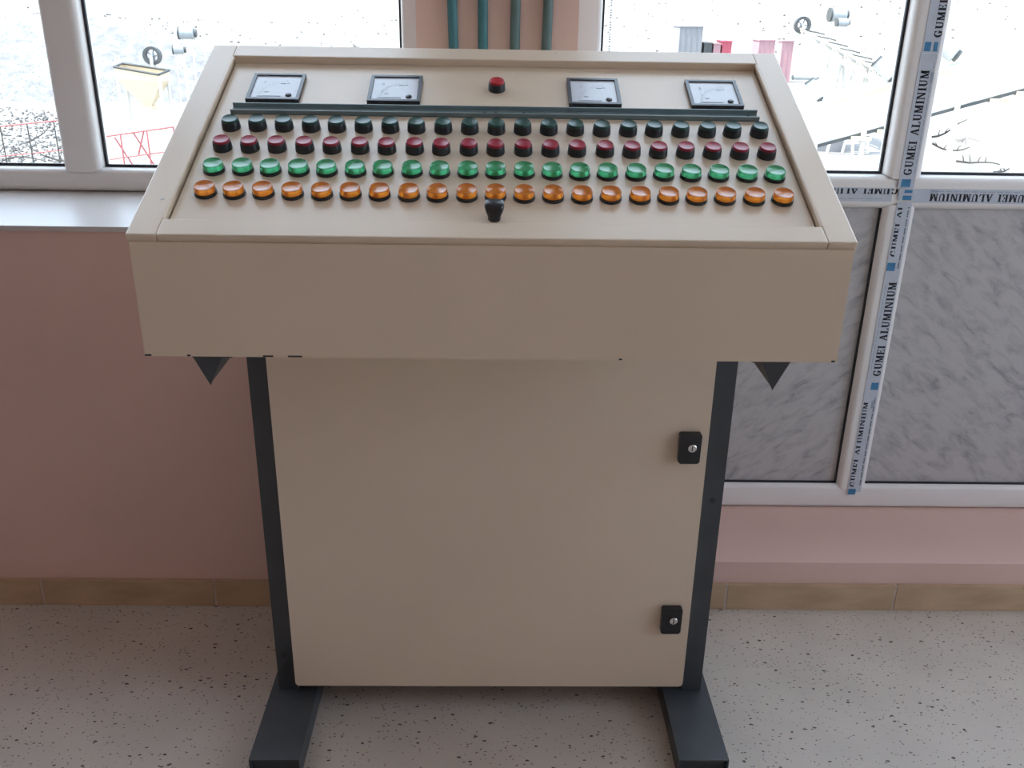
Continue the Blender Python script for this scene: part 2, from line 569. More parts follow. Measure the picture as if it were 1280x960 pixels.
pane(2.085, RX1 - .065, 1.148, TOPZ - .07, w2)
pane(.258, 1.034, .226, 1.060, w2, 'marble_panel', 'marble_a', y=FY + .022, th=.012, t=.0035)
pane(1.123, 1.996, .226, 1.060, w2, 'marble_panel', 'marble_b', y=FY + .022, th=.012, t=.0035)
pane(2.085, RX1 - .065, .226, 1.060, w2, 'marble_panel', 'marble_a', y=FY + .022, th=.012, t=.0035)

# protective film with its printing on the frame members of window_2
TXT = 'GUMEIALUMINIUM'
def film(x0, x1, z0, z1, y, parent=w2):
    f = MB().box(x0, x1, y - .0006, y + .0004, z0, z1).build('protective_film', 'film', parent)
    return f
def mark(x0, x1, z0, z1, y, f, mt='film_blue', name='printed_mark'):
    return MB().box(x0, x1, y - .0006, y + .0002, z0, z1).build(name, mt, f)
def gumei(f, length, height, origin, direction, y, clip=None, part='GUMEI ALUMINIUM'):
    return lettering(part, length, height, (origin[0], y, origin[1]), direction, (0, -1, 0), f, clip=clip)
def microline(f, pts, y, n, size, mt='print_grey'):
    mb = MB()
    (xa, za), (xb, zb) = pts
    for i in range(n):
        if i % 5 == 4: continue
        t0, t1 = i / n, (i + .62) / n
        if abs(xb - xa) > abs(zb - za):
            mb.box(xa + (xb - xa) * t0, xa + (xb - xa) * t1, y - .0005, y + .0002, za - size / 2, za + size / 2)
        else:
            mb.box(xa - size / 2, xa + size / 2, y - .0005, y + .0002, za + (zb - za) * t0, za + (zb - za) * t1)
    return mb.build('small_print', mt, f)
MY = FY - .0036
LH = .0215
# upper mullion: text climbs the profile, capitals' feet to the right
f = film(1.060, 1.103, 1.118, 1.455, MY)
gumei(f, .262, LH, (1.090, 1.152), (0, 0, 1), MY - .0007)
mark(1.068, 1.092, 1.122, 1.142, MY - .0007, f)
microline(f, ((1.098, 1.16), (1.098, 1.44)), MY - .0007, 70, .0025)
mark(1.0945, 1.1015, 1.385, 1.410, MY - .0007, f, 'print_grey')
f = film(1.062, 1.1045, 1.456, 2.2, MY - .0001)
mark(1.066, 1.082, 1.460, 1.482, MY - .0008, f)
mark(1.089, 1.099, 1.460, 1.482, MY - .0008, f)
gumei(f, .262, LH * .9, (1.107 - .003, 1.492), (0, 0, 1), MY - .0008)
gumei(f, .262, LH, (1.092, 1.83), (0, 0, 1), MY - .0008)
mark(1.068, 1.092, 1.795, 1.815, MY - .0008, f)
# transom: upside down
TY = FY - .0006
f = film(1.112, RX1 - .03, 1.0800, 1.1170, TY)
gumei(f, .275, LH * .92, (1.427, 1.1045), (-1, 0, 0), TY - .0007)
gumei(f, .275, LH * .92, (1.80, 1.1045), (-1, 0, 0), TY - .0007)
microline(f, ((1.17, 1.1105), (1.60, 1.1105)), TY - .0007, 95, .0028)
mark(1.150, 1.170, 1.1075, 1.1145, TY - .0007, f, 'print_grey')
mark(1.440, 1.460, 1.084, 1.104, TY - .0007, f)
f = film(PX1 + .03, 1.050, 1.0815, 1.1180, TY)
gumei(f, .275, LH * .92, (1.064, 1.1215), (-1, 0, 0), TY - .0007, clip=.30)
gumei(f, .275, LH * .92, (.70, 1.1215), (-1, 0, 0), TY - .0007, clip=.30)
microline(f, ((.30, 1.089), (1.03, 1.089)), TY - .0007, 150, .0022)
f = film(1.066, 1.112, 1.0865, 1.1165, MY)
mark(1.080, 1.101, 1.1060, 1.1140, MY - .0007, f)
mark(1.078, 1.101, 1.0870, 1.0990, MY - .0007, f)
# lower mullion
f = film(1.066, 1.106, .5700, 1.0800, MY - .0002)
gumei(f, .142, LH * .95, (1.091, .932), (0, 0, 1), MY - .0009, clip=.42, part='GUMEI AL')
mark(1.068, 1.090, .893, .916, MY - .0009, f)
gumei(f, .278, LH, (1.103, .582), (0, 0, 1), MY - .0009)
microline(f, ((1.099, .90), (1.099, 1.07)), MY - .0009, 36, .003, 'print')
microline(f, ((1.0735, .60), (1.0735, .86)), MY - .0009, 60, .0022)
f = film(1.066, 1.106, .205, .5690, MY - .0001)
mark(1.082, 1.103, .540, .562, MY - .0008, f)
gumei(f, .278, LH, (1.091, .222), (0, 0, 1), MY - .0008, clip=.40)
mark(1.069, 1.091, .197, .216, MY - .0008, f)
microline(f, ((1.1005, .23), (1.1005, .52)), MY - .0008, 60, .003, 'print')
mark(1.0915, 1.0995, .482, .506, MY - .0008, f, 'print_grey')
# a shred of printed film left on the pane beside the pier
f = film(.274, .290, 1.20, 2.2, FY + .0445)
f.data.materials[0] = M['glass']
microline(f, ((.282, 1.21), (.282, 2.18)), FY + .0438, 170, .0045, 'print_pale')

# ------------------------------------------------------------------ conduits on the pier
for i, (x0, x1, mt, lab) in enumerate((
        (-.099, -.0945, 'pipe_teal', 'teal conduit on the pink pier, next to the window with the sill'),
        (-.033, -.032, 'pipe_teal', 'teal conduit on the pink pier, second from the window with the sill'),
        (.0375, .0365, 'pipe_grey', 'grey green conduit on the pink pier, beside the second teal conduit'),
        (.1075, .1050, 'pipe_grey', 'grey green conduit on the pink pier, next to the window with marble panels'))):
    p = MB().tube([(x1 - (x1 - x0) * .4, WY - .0105, .082), (x1, WY - .0105, .9), (x1, WY - .0105, 1.40), (x0, WY - .0105, 1.56), (x0, WY - .0105, ZC)], .0108, 14).build('conduit_pipe', mt, smooth=True)
    tag(p, lab, 'conduit', 'conduits on the pier')

# ================================================================== THE CONTROL CONSOLE
con = tag(empty('control_console', (0, 0, 0), math.radians(.2285)),
          'cream steel control console with sloping panel of push buttons and pilot lights', 'control console')
ZT, HF, DD, RR, HW = 1.2208, 0.1811, 0.560, 0.2397, 0.543
ZB = ZT - HF
LL = math.hypot(DD, RR)
CS, SN = DD / LL, RR / LL
LID = Matrix(((1, 0, 0, 0), (0, CS, -SN, 0), (0, SN, CS, ZT + .012), (0, 0, 0, 1)))   # u, v, normal of the lid
REC = -.0145            # depth of the recessed panel

# desk body (open sheet-steel box with a solid look)
MB().prism([(-HW, 0, ZB), (-HW, 0, ZT), (-HW, .004, ZT), (-HW, .005, ZT - .024), (-HW, DD - .004, ZT - .024 + RR * (DD - .004) / DD), (-HW, DD - .004, ZB)], (2 * HW, 0, 0)).build('desk_body', 'cream', con, bevel=.0025)
for cx_, cw in ((-.538, .010), (-.475, .005), (-.352, .016), (-.31, .022), (.537, .006), (.20, .005)):
    MB().box(cx_ - cw / 2, cx_ + cw / 2, -.0006, .004, ZB + .0004, ZB + .0030).build('paint_chip', 'steel_dark', con)
# lid frame: four folded rails
def rail(u0, u1, v0, v1, shape=None, t=.0112):
    mb = MB()
    mb.box(u0, u1, v0, v1, -t, 0)
    mb.xf(LID)
    return mb.build('lid_rail', 'cream_worn', con, bevel=.0022, seg=2)
LW, LI = .547, .502
V0, V1 = .0396, .566
rail(-LW, -LI, -.001, LL + .002, t=.0255)
rail(LI, LW, -.001, LL + .002, t=.0255)
rail(-LI - .0, LI + .0, V1, LL + .002, t=.0255)
rail(-LI - .0, LI + .0, -.001, V0, t=.0150)
# recessed control panel
MB().box(-LI + .0035, LI - .0035, V0 + .001, V1 - .001, REC - .004, REC).xf(LID).build('control_panel', 'cream_worn', con)
# rolled inner edge along the side rails (shadowed joint between rail and panel)
for s in (-1, 1):
    MB().tube([(s * (LI + .0015), V0 + .002, -.0035), (s * (LI - .0005), V1 - .002, -.0035)], .0035, 10).xf(LID).build('edge_bead', 'cream_worn', con, smooth=True)

def on_lid(u, v, h=REC):
    return LID @ Matrix.Translation((u, v, h))

# push buttons and pilot lights
def push_button(cap_mat):
    b = MB().lathe([(0, 0), (.0160, 0), (.0160, .002), (.0151, .0135), (.0146, .0142), (.0136, .0142), (.0136, .008), (0, .008)], 28).build('push_button', 'bezel', con, smooth=True)
    MB().lathe([(0, .0075), (.0136, .0075), (.0136, .0158), (.0132, .0180), (.0126, .0186), (.0118, .0182), (0, .0178)], 28).build('cap', cap_mat, b, smooth=True)
    return b
def pilot_light(lens_mat):
    b = MB().lathe([(0, 0), (.0178, 0), (.0178, .0032), (.0173, .0050), (.0160, .0053), (0, .0053)], 28).build('pilot_light', 'bezel', con, smooth=True)
    MB().lathe([(0, .0058), (.0163, .0058), (.0164, .0075), (.0161, .0140), (.0155, .0151), (.0147, .0153), (.0140, .0148), (0, .0146)], 28).build('lens', lens_mat, b, smooth=True)
    MB().lathe([(0, .0050), (.0150, .0050), (.0150, .0056), (0, .0056)], 20).build('added_reflector', 'dial', b)  # unseen pale disc, added to brighten the lens from below
    return b
rows = [(.3300, push_button('cap_green')), (.2620, push_button('cap_red')), (.1950, pilot_light('lens_green')), (.1285, pilot_light('lens_amber'))]
for v, proto in rows:
    for i in range(21):
        u = -.4600 + .04612 * i + rnd.uniform(-.0008, .0008)
        mt = on_lid(u, v + rnd.uniform(-.0007, .0007)) @ Matrix.Rotation(rnd.uniform(0, 6), 4, 'Z')
        if i == 0:
            proto.matrix_local = mt
        else:
            copy_part(proto, con, mt)
stop = push_button('cap_stop')
stop['label'] = 'single red push button between the meters'
stop.matrix_local = on_lid(.0017, .478)

# black rotary knob below the middle lamp
kb = MB().lathe([(0, 0), (.0100, 0), (.0100, .003), (.0090, .0045), (0, .0045)], 28).build('selector_switch', 'black', con, smooth=True)
kb.matrix_local = on_lid(-.0005, .0700)
k = MB()
N = 20
rings = []
for (h, hw, y0, y1) in ((.0035, .0086, -.0110, .0120), (.010, .0112, -.0120, .0135), (.018, .0140, -.0125, .0140), (.024, .0154, -.0120, .0140), (.0280, .0146, -.0095, .0125), (.0298, .0115, -.006, .009)):
    ring = []
    for i in range(N):
        a = 2 * math.pi * i / N
        cx, cy = math.cos(a), math.sin(a)
        e = .65
        ring.append(k.bm.verts.new((hw * math.copysign(abs(cx) ** e, cx), (y0 + y1) / 2 + (y1 - y0) / 2 * math.copysign(abs(cy) ** e, cy), h)))
    rings.append(ring)
for q, w_ in zip(rings, rings[1:]):
    for i in range(N):
        k.face([q[i], q[(i + 1) % N], w_[(i + 1) % N], w_[i]])
k.face(list(reversed(rings[0])))
k.face(rings[-1])
k.build('knob', 'black', kb, smooth=True)

# channel rail under the meters
ch = MB()
def chan(v0, v1, h0, h1):
    ch.box(-.4700, .4725, v0, v1, h0, h1)
chan(.3745, .4000, REC, REC + .0016)
chan(.3745, .3762, REC, REC + .0092)
chan(.3983, .4000, REC, REC + .0092)
rl = ch.xf(LID).build('channel_rail', 'rail', con)
for u in (-.02, .0, .05, .455):
    MB().lathe([(0, 0), (.0028, 0), (.0026, .0012), (0, .0014)], 12).xf(on_lid(u, .389, REC + .0015)).build('rivet', 'steel_dark', rl)

# panel meters
def meter():
    q = .048
    mb = MB()
    b = .0062
    for (a0, a1, b0, b1) in ((-q, q, q - b, q), (-q, q, -q, -q + b), (-q, -q + b, -q + b, q - b), (q - b, q, -q + b, q - b)):
        mb.box(a0, a1, b0, b1, 0, .0075)
    f = mb.build('panel_meter', 'meter_frame', con)
    MB().box(-q + b - .001, q - b + .001, -q + b - .001, q - b + .001, .001, .0050).build('dial', 'dial', f)
    MB().lathe([(0, .005), (.0056, .005), (.0056, .0066), (.0046, .0072), (0, .0072)], 20, (.0265, -.029, 0)).build('zero_screw', 'black', f, smooth=True)
    pr = MB()
    pr.box(-.030, .013, -.0345, -.0318, .005, .0054)          # baseline bar of the scale
    pr.box(-.019, -.011, -.019, -.0172, .005, .0054)
    pr.box(.006, .016, .0125, .0141, .005, .0054)
    pr.box(.018, .022, .0145, .0160, .005, .0054)
    for i in range(13):                                       # scale arc with its graduations
        a = math.radians(100 + 75 * i / 12)
        c, s_ = math.cos(a), math.sin(a)
        r0, r1 = .050, .0545 if i % 3 else .057
        px, py = .0265, -.029
        n_ = Vector((-s_, c, 0)) * .0004
        p0, p1 = Vector((px + c * r0, py + s_ * r0, .0053)), Vector((px + c * r1, py + s_ * r1, .0053))
        pr.poly([p0 - n_, p1 - n_, p1 + n_, p0 + n_])
    pr.build('scale_print', 'print_grey', f)
    lettering('A', .0060, .0075, (-.0265, .0150, .0054), (1, 0, 0), (0, 0, 1), f, 'print_grey')
    return f
mt0 = meter()
for i, u in enumerate((-.4039, -.1854, .1810, .4046)):
    m_ = on_lid(u, .4650)
    if i == 0: mt0.matrix_local = m_
    else: copy_part(mt0, con, m_)

# lower cabinet
MB().box(-.447, .447, .384, .70, .082, ZB + .002).build('cabinet_body', 'cream', con)
d_ = MB()
x0, x1, z0, z1, r = -.4555, .4505, .0750, ZB + .001, .010
pts = []
for (cx, cz, a0) in ((x1 - r, z0 + r, -90), (x1 - .002, z1 - .002, 0), (x0 + .002, z1 - .002, 90), (x0 + r, z0 + r, 180)):
    rr_ = r if cz < .5 else .002
    for k_ in range(5):
        a = math.radians(a0 + 90 * k_ / 4)
        pts.append((cx + rr_ * math.cos(a), .380, cz + rr_ * math.sin(a)))
d_.prism(pts, (0, .018, 0))
d_.build('cabinet_door', 'cream', con, bevel=.0025, seg=2)
for lx, lz in ((.4105, .7035), (.4070, .2700)):
    q = MB()
    ou = [(-.0225, -.030), (-.018, -.0345), (.018, -.0345), (.0225, -.030), (.0232, .030), (.020, .0345), (-.020, .0345), (-.0232, .030)]
    q.prism([(a, 0, b) for a, b in ou], (0, -.014, 0))
    lk = q.build('door_lock', 'black', con, bevel=.003, seg=2)
    lk.location = (lx, .3805, lz)
    kc = MB().lathe([(0, 0), (.0090, 0), (.0090, .0035), (.0078, .0045), (.0062, .0045), (.0062, .0032), (0, .0032)], 24)
    kc.xf(Matrix.Translation((.004, -.0138, .003)) @ Matrix.Rotation(math.radians(90), 4, 'X'))
    kc.build('key_cylinder', 'chrome', lk, smooth=True)
    MB().box(.0030, .0050, -.0178, -.0165, -.0025, .0085).build('key_slot', 'steel_dark', lk)

# frame: posts, feet, brackets
for s in (-1, 1):
    a, b = (.4535, .4985)
    p = MB().box(min(s * a, s * b), max(s * a, s * b), .396, .446, .049, ZB + .002).build('post', 'steel', con, bevel=.003)
    hx, hz = (.4775, .565) if s > 0 else (-.4815, .148)
    MB().lathe([(0, 0), (.0062, 0), (.0062, .0012), (0, .0012)], 18).xf(Matrix.Translation((hx, .3962, hz)) @ Matrix.Rotation(math.radians(90), 4, 'X')).build('bolt_hole', 'steel_dark', p)
    MB().box(min(s * a, s * b), max(s * a, s * b), .63, .68, .049, ZB + .002).build('post', 'steel', con, bevel=.003)
    # hollow rectangular tube foot, open at the end
    i0, o0 = .409, .517
    t = .004
    f_ = MB()
    xa, xb = min(s * i0, s * o0), max(s * i0, s * o0)
    f_.box(xa, xb, .1763, .760, .050 - t, .050)
    f_.box(xa, xb, .1763, .760, 0, t)
    f_.box(xa, xa + t, .1763, .760, t, .050 - t)
    f_.box(xb - t, xb, .1763, .760, t, .050 - t)
    ft = f_.build('foot', 'steel', con)
    MB().box(xa + t, xb - t, .190, .196, t, .050 - t).build('end_plug', 'steel', ft)
    # pointed gusset under the overhang of the desk
    g = MB()
    g.box(min(s * .411, s * .4735), max(s * .411, s * .4735), .010, .36, ZB - .0055, ZB + .001)
    g.prism([(s * .4735, .012, ZB - .005), (s * .427, .012, ZB - .005), (s * .4505, .012, ZB - .0535)], (0, .005, 0))
    g.prism([(s * .448, .015, ZB - .005), (s * .453, .015, ZB - .005), (s * .453, .015, ZB - .048), (s * .448, .015, ZB - .048)], (0, .22, 0))
    g.build('bracket', 'steel', con)

# ================================================================== OUTDOORS
def hgt(x, y):
    base = -4.0 + max(0, y - 34) * .040 + max(0, y - 95) * .05
    base += .35 * math.sin(x * .11 + 1.3) * math.cos(y * .09) + .12 * math.sin(x * .9) * math.sin(y * .8 + 1)
    if y > 45:
        base += min(1, (y - 45) / 60) * (2.2 * math.sin(x * .035 + 2 + y * .01) * math.sin(y * .03 + .6) + .6 * math.sin(x * .13 + y * .07))
    return base
g = MB()
nx, ny = 150, 150
vv = []
for j in range(ny + 1):
    fy = j / ny
    y = 2.5 + 8 * fy + 400 * fy ** 2.4
    row = []
    for i in range(nx + 1):
        x = (i / nx - .5) * (40 + 1.9 * y)
        row.append(g.bm.verts.new((x, y, hgt(x, y))))
    vv.append(row)
for j in range(ny):
    for i in range(nx):
        g.face([vv[j][i], vv[j][i + 1], vv[j + 1][i + 1], vv[j + 1][i]])
S(g.build('ground', 'ground', smooth=True))

def mound(name, cx, cy, rx, ry, h, label, mt='gravel', seed=1):
    r = random.Random(seed)
    mb = MB()
    n, k = 40, 14
    z0 = hgt(cx, cy) - .6
    ph = [r.uniform(0, 6) for _ in range(4)]
    rings = []
    for j in range(k):
        t = j / (k - 1)
        ring = []
        for i in range(n):
            a = 2 * math.pi * i / n
            wob = 1 + .10 * math.sin(3 * a + ph[0]) + .06 * math.sin(7 * a + ph[1]) + r.uniform(-.015, .015)
            rad = (1 - t) * wob
            ring.append(mb.bm.verts.new((cx + rx * rad * math.cos(a), cy + ry * rad * math.sin(a), z0 + (h + .6) * (1 - (1 - t) ** 1.35 * 1.0) * (1 + r.uniform(-.02, .02)))))
        rings.append(ring)
    for q, w_ in zip(rings, rings[1:]):
        for i in range(n):
            mb.face([q[i], q[(i + 1) % n], w_[(i + 1) % n], w_[i]])
    return tag(mb.build(name, mt, smooth=True), label, 'gravel pile')
mound('gravel_mound', -24.0, 52, 15, 7, 3.6, 'broad grey gravel mound behind the yellow hopper', seed=3)

def stones(name, n, xr, yr, sr, label, seed, mt='stone', lim=None):
    r = random.Random(seed)
    mb = MB()
    for _ in range(n):
        x, y, s = r.uniform(*xr), r.uniform(*yr), r.uniform(*sr)
        if lim and (x > lim * y or r.random() < (y - yr[0]) / (yr[1] - yr[0]) * .75):
            continue
        z = hgt(x, y) + s * .2
        pts = [Vector((r.uniform(.6, 1), 0, 0)), Vector((0, r.uniform(.6, 1), 0)), Vector((-r.uniform(.6, 1), 0, 0)), Vector((0, -r.uniform(.6, 1), 0)), Vector((r.uniform(-.3, .3), r.uniform(-.3, .3), r.uniform(.5, 1))), Vector((0, 0, -.6))]
        ro = Matrix.Rotation(r.uniform(0, 6), 3, 'Z') @ Matrix.Rotation(r.uniform(-.6, .6), 3, 'X')
        v = [mb.bm.verts.new(ro @ p * s + Vector((x, y, z))) for p in pts]
        for a, b in ((0, 1), (1, 2), (2, 3), (3, 0)):
            mb.face([v[a], v[b], v[4]])
            mb.face([v[b], v[a], v[5]])
    return tag(mb.build(name, mt), label, 'rubble', kind='stuff')
stones('rubble', 9000, (-24, -12.2), (26.2, 43), (.025, .10), 'dark broken stones strewn behind the red railing', 11, lim=-.475)
stones('rubble', 350, (-11.6, -9.2), (24.4, 27.2), (.03, .09), 'small stones on the ground below the hopper', 12)
stones('rubble', 420, (8, 90), (74.5, 125), (.06, .26), 'scattered stones over the far pale slope behind the sheds', 13, 'stone_pale')
stones('rubble', 420, (-70, 2), (62, 125), (.06, .26), 'scattered stones over the far pale slope behind the gravel mound', 14, 'stone_pale')

# yellow hopper with its pulley and motor
hp = tag(empty('hopper', (-10.75, 28, hgt(-10.75, 28))), 'pale yellow steel hopper on legs beside the gravel mound', 'hopper')
hz = lambda z: z - hgt(-10.75, 28)
mb = MB()
top = [(-.66, -.30, hz(-.42)), (.62, -.30, hz(-.62)), (.72, .40, hz(-.54)), (-.66, .40, hz(-.36))]
mid = [(-.66, -.30, hz(-.74)), (.66, -.28, hz(-.82)), (.72, .40, hz(-.82)), (-.66, .40, hz(-.74))]
bot = [(.0, -.12, hz(-1.55)), (.22, -.12, hz(-1.55)), (.22, .15, hz(-1.55)), (.0, .15, hz(-1.55))]
R3 = [[mb.bm.verts.new(p) for p in q] for q in (top, mid, bot)]
for q, w_ in zip(R3, R3[1:]):
    for i in range(4):
        mb.face([q[i], q[(i + 1) % 4], w_[(i + 1) % 4], w_[i]])
mb.face(R3[2])
mb.build('shell', 'hopper', hp)
mb = MB()
for i in range(4):
    mb.tube([top[i], top[(i + 1) % 4]], .035, 6)
mb.build('rim', 'plant_dark', hp)
for (sx, sy) in ((-.62, -.25), (.62, -.25), (-.62, .36), (.66, .36)):
    MB().tube([(sx, sy, -.1), (sx, sy, hz(-.75))], .05, 8).build('leg', 'plant_white', hp)
MB().box(-.05, .27, -.17, .20, hz(-1.66), hz(-1.54)).build('outlet_gate', 'hopper', hp)

def wheel(name, c, r, w_, label=None, mt='plant_dark', on=None):
    c = Vector(c)
    mb = MB()
    n = 24
    ring = lambda rad, y: [mb.bm.verts.new((rad * math.cos(2 * math.pi * i / n), y, rad * math.sin(2 * math.pi * i / n))) for i in range(n)]
    a, b, c2, d2 = ring(r, -w_ / 2), ring(r, w_ / 2), ring(r * .68, w_ / 2), ring(r * .68, -w_ / 2)
    for q, k_ in ((a, b), (b, c2), (c2, d2), (d2, a)):
        for i in range(n):
            mb.face([q[i], q[(i + 1) % n], k_[(i + 1) % n], k_[i]])
    if on is None:
        z0 = hgt(c.x, c.y)
        e = tag(empty(name, (c.x, c.y, z0)), label, 'pulley')
        h = mb.build('rim', mt, e, smooth=True)
        h.location = (0, 0, c.z - z0)
        low = z0 - c.z - .1
    else:
        h = mb.build(name, mt, on, smooth=True)
        h.location = c - Vector(on.location)
        low = -r
    MB().tube([(0, -w_ / 2 - .05, 0), (0, w_ / 2 + .05, 0)], r * .2, 10).build('hub', 'motor', h)
    for k_ in range(5):
        a_ = 2 * math.pi * k_ / 5
        MB().tube([(0, 0, 0), (r * .75 * math.cos(a_), 0, r * .75 * math.sin(a_))], r * .08, 6).build('spoke', 'motor', h)
    for s_ in (-1, 1):
        MB().tube([(0, s_ * (w_ / 2 + .03), low), (0, s_ * (w_ / 2 + .03), 0)], .05, 8).build('support_post', 'plant_white', h)
    return h
wheel('drive_pulley', (-11.05, 30, -.22), .28, .2, 'dark spoked drive pulley above the yellow hopper')

def motor(name, c, length, r, yaw, label, mt='motor', tilt=0.0, cat='motor', on=None, foot=None):
    """a thing on its own stand, or (on=...) a part bolted to another thing"""
    c = Vector(c)
    z0 = hgt(c.x, c.y)
    T = Matrix.Rotation(yaw, 4, 'Z') @ Matrix.Rotation(tilt, 4, 'Y') @ Matrix.Rotation(math.pi / 2, 4, 'Y') @ Matrix.Translation((0, 0, -length / 2))
    body = MB().lathe([(0, 0), (r * .9, 0), (r, r * .1), (r, length - r * .15), (r * .85, length), (0, length)], 24).xf(T)
    if on is None:
        e = tag(empty(name, (c.x, c.y, z0)), label, cat)
        h = body.build('casing', mt, e, smooth=True)
        h.location = (0, 0, c.z - z0)
        low = z0 - c.z - .1
    else:
        h = body.build(name, mt, on, smooth=True)
        h.location = c - Vector(on.location)
        low = foot - c.z
    MB().lathe([(0, length), (r * .7, length), (r * .7, length + r * .4), (0, length + r * .5)], 20).xf(T).build('end_cover', 'plant_dark', h, smooth=True)
    MB().lathe([(0, -r * .12), (r * 1.08, -r * .12), (r * 1.08, r * .18), (0, r * .18)], 24).xf(T).build('flange', 'plant_dark', h, smooth=True)
    for s_ in (.2, .8):
        q = T @ Vector((0, 0, length * s_))
        MB().tube([(q.x, q.y, low), (q.x, q.y, q.z)], r * .14, 8).build('support_post', 'plant_white', h)
    return h
motor('geared_motor', (-10.85, 32, -.13), .36, .14, .15, 'small dark-ended motor past the spoked pulley')
motor('storage_tank', (-13.05, 40, .12), .62, .24, .1, 'pale tank with dark end beyond the hopper', cat='tank')
motor('storage_tank', (15.65, 45, 1.20), .75, .29, .05, 'pale green grey tank beyond the lattice conveyor', cat='tank')

# red railings
def railing(a, b, h, label, posts, brace):
    a, b = Vector(a), Vector(b)
    z0 = min(hgt(a.x, a.y), a.z - h)
    e = tag(empty('railing', (a.x, a.y, z0)), label, 'railing')
    L = lambda p: (p.x - a.x, p.y - a.y, p.z - z0)
    MB().tube([L(a), L(b)], .022, 8).build('top_rail', 'red_rail', e)
    for k_ in range(posts):
        p = a.lerp(b, k_ / (posts - 1))
        g_ = Vector((p.x, p.y, min(p.z - h, hgt(p.x, p.y)) - .05))
        MB().tube([L(p), L(g_)], .020, 8).build('post', 'red_rail' if brace else 'twig', e)
    lo_a, lo_b = a - Vector((0, 0, h * .55)), b - Vector((0, 0, h * .55))
    MB().tube([L(lo_a), L(lo_b)], .016, 8).build('middle_rail', 'red_rail', e)
    return e
railing((-16.5, 26, -2.22), (-11.9, 26, -1.70), 1.5, 'red topped railing in front of the dark rubble', 7, False)
r2 = railing((-10.75, 24, -1.97), (-8.62, 24, -1.65), 1.1, 'red railing with slanting braces below the hopper', 4, True)
for k_, (xa, xb, za, zb) in enumerate(((.55, .95, 1.6, .95), (1.05, 1.55, 1.75, .9), (1.35, 1.1, 1.8, 1.3))):
    MB().tube([(xa, 0, za + .45), (xb, .05, zb + .3)], .022, 8).build('brace', 'red_rail', r2)

# dead branches
def branch(c, L, yaw, label, seed):
    r = random.Random(seed)
    c = Vector(c)
    mb = MB()
    p = Vector((0, 0, 0))
    d_ = Vector((math.cos(yaw), .2 * math.sin(yaw), .25 * math.sin(yaw * 3)))
    path = [p.copy()]
    for k_ in range(6):
        d_ = (d_ + Vector((r.uniform(-.3, .3), r.uniform(-.2, .2), r.uniform(-.22, .25)))).normalized()
        p = p + d_ * L / 6
        path.append(p.copy())
    mb.tube(path, .035, 6, r1=.012)
    for k_ in (1, 2, 3, 4):
        q = path[k_]
        e_ = q + Vector((r.uniform(-.3, .3), r.uniform(-.2, .2), r.uniform(.1, .4))) * L * .5
        mb.tube([q, (q + e_) / 2 + Vector((0, 0, .03)), e_], .018, 5, r1=.006)
    o = mb.build('dead_branch', 'twig')
    o.location = c
    return tag(o, label, 'branch', 'dead branches on the ground')
for i, (x_, y_, L_, ya) in enumerate(((-14.6, 28, 1.6, 2.6), (-15.6, 28.5, 1.5, .5), (-14.1, 29.5, 1.3, 2.9), (-17.0, 33, 1.2, .2))):
    branch((x_, y_, hgt(x_, y_) + .45), L_, ya, 'dry branch lying among the dark rubble behind the red railing', 30 + i)
for i, (x_, y_, z_, L_, ya) in enumerate(((12.0, 25, -1.75, 1.0, .1), (12.5, 26, -2.05, 1.1, -.5), (13.3, 26, -2.55, 1.2, -.35), (14.3, 24.6, -3.2, 1.1, -.1), (13.6, 24.7, -2.7, .8, .3))):
    branch((x_, y_, z_), L_, ya, 'dry branch lying on the pale spoil heap under the belt conveyor', 50 + i)
mound('spoil_heap', 14.2, 27.5, 5.2, 2.6, 2.0, 'pale spoil heap under the belt conveyor', mt='ground', seed=9)

# belt conveyor climbing to the right
bc = tag(empty('belt_conveyor', (7, 24, hgt(7, 24))), 'long pale belt conveyor gallery climbing past the mullion', 'conveyor')
B0 = hgt(7, 24)
pa, pb = Vector((6.0, 24, -1.56)), Vector((17.0, 24.0, 1.62))
def P(p): return (p.x - 7, p.y - 24, p.z - B0)
dr = (pb - pa).normalized()
upv = Vector((-dr.z, 0, dr.x))
side = Vector((0, 1, 0))
mb = MB()
mb.prism([P(pa - upv * .98), P(pb - upv * .98), P(pb - upv * .10), P(pa - upv * .10)], (0, .05, 0))
mb.build('side_sheet', 'plant_white', bc)
mb = MB()
mb.prism([P(pa - upv * .10), P(pb - upv * .10), P(pb + upv * .02), P(pa + upv * .02)], (0, .12, 0))
mb.build('top_chord', 'belt_edge', bc)
mb = MB()
mb.prism([P(pa - upv * 1.06 - side * .05), P(pb - upv * 1.06 - side * .05), P(pb - upv * .98 - side * .05), P(pa - upv * .98 - side * .05)], (0, .14, 0))
mb.build('bottom_chord', 'plant_dark', bc)
mb = MB()
mb.prism([P(pa - upv * .06 + side * .1), P(pb - upv * .06 + side * .1), P(pb + side * .1), P(pa + side * .1)], (0, 1.3, 0))
mb.build('belt', 'plant_white', bc)
mb = MB()
mb.prism([P(pa - upv * .98 + side * 1.4), P(pb - upv * .98 + side * 1.4), P(pb + side * 1.4), P(pa + side * 1.4)], (0, .05, 0))
mb.build('side_sheet', 'plant_white', bc)
for t in (.22, .335, .55, .74, .95):
    q = pa.lerp(pb, t)
    gz = hgt(q.x, 24)
    MB().prism([(q.x - 7 - .07, -.14, gz - B0 - .1), (q.x - 7 + .07, -.14, gz - B0 - .1), (q.x - 7 + .03, -.14, q.z - B0 - .15), (q.x - 7 - .08, -.14, q.z - B0 - .15)], (0, .07, 0)).build('leg', 'plant_white', bc)
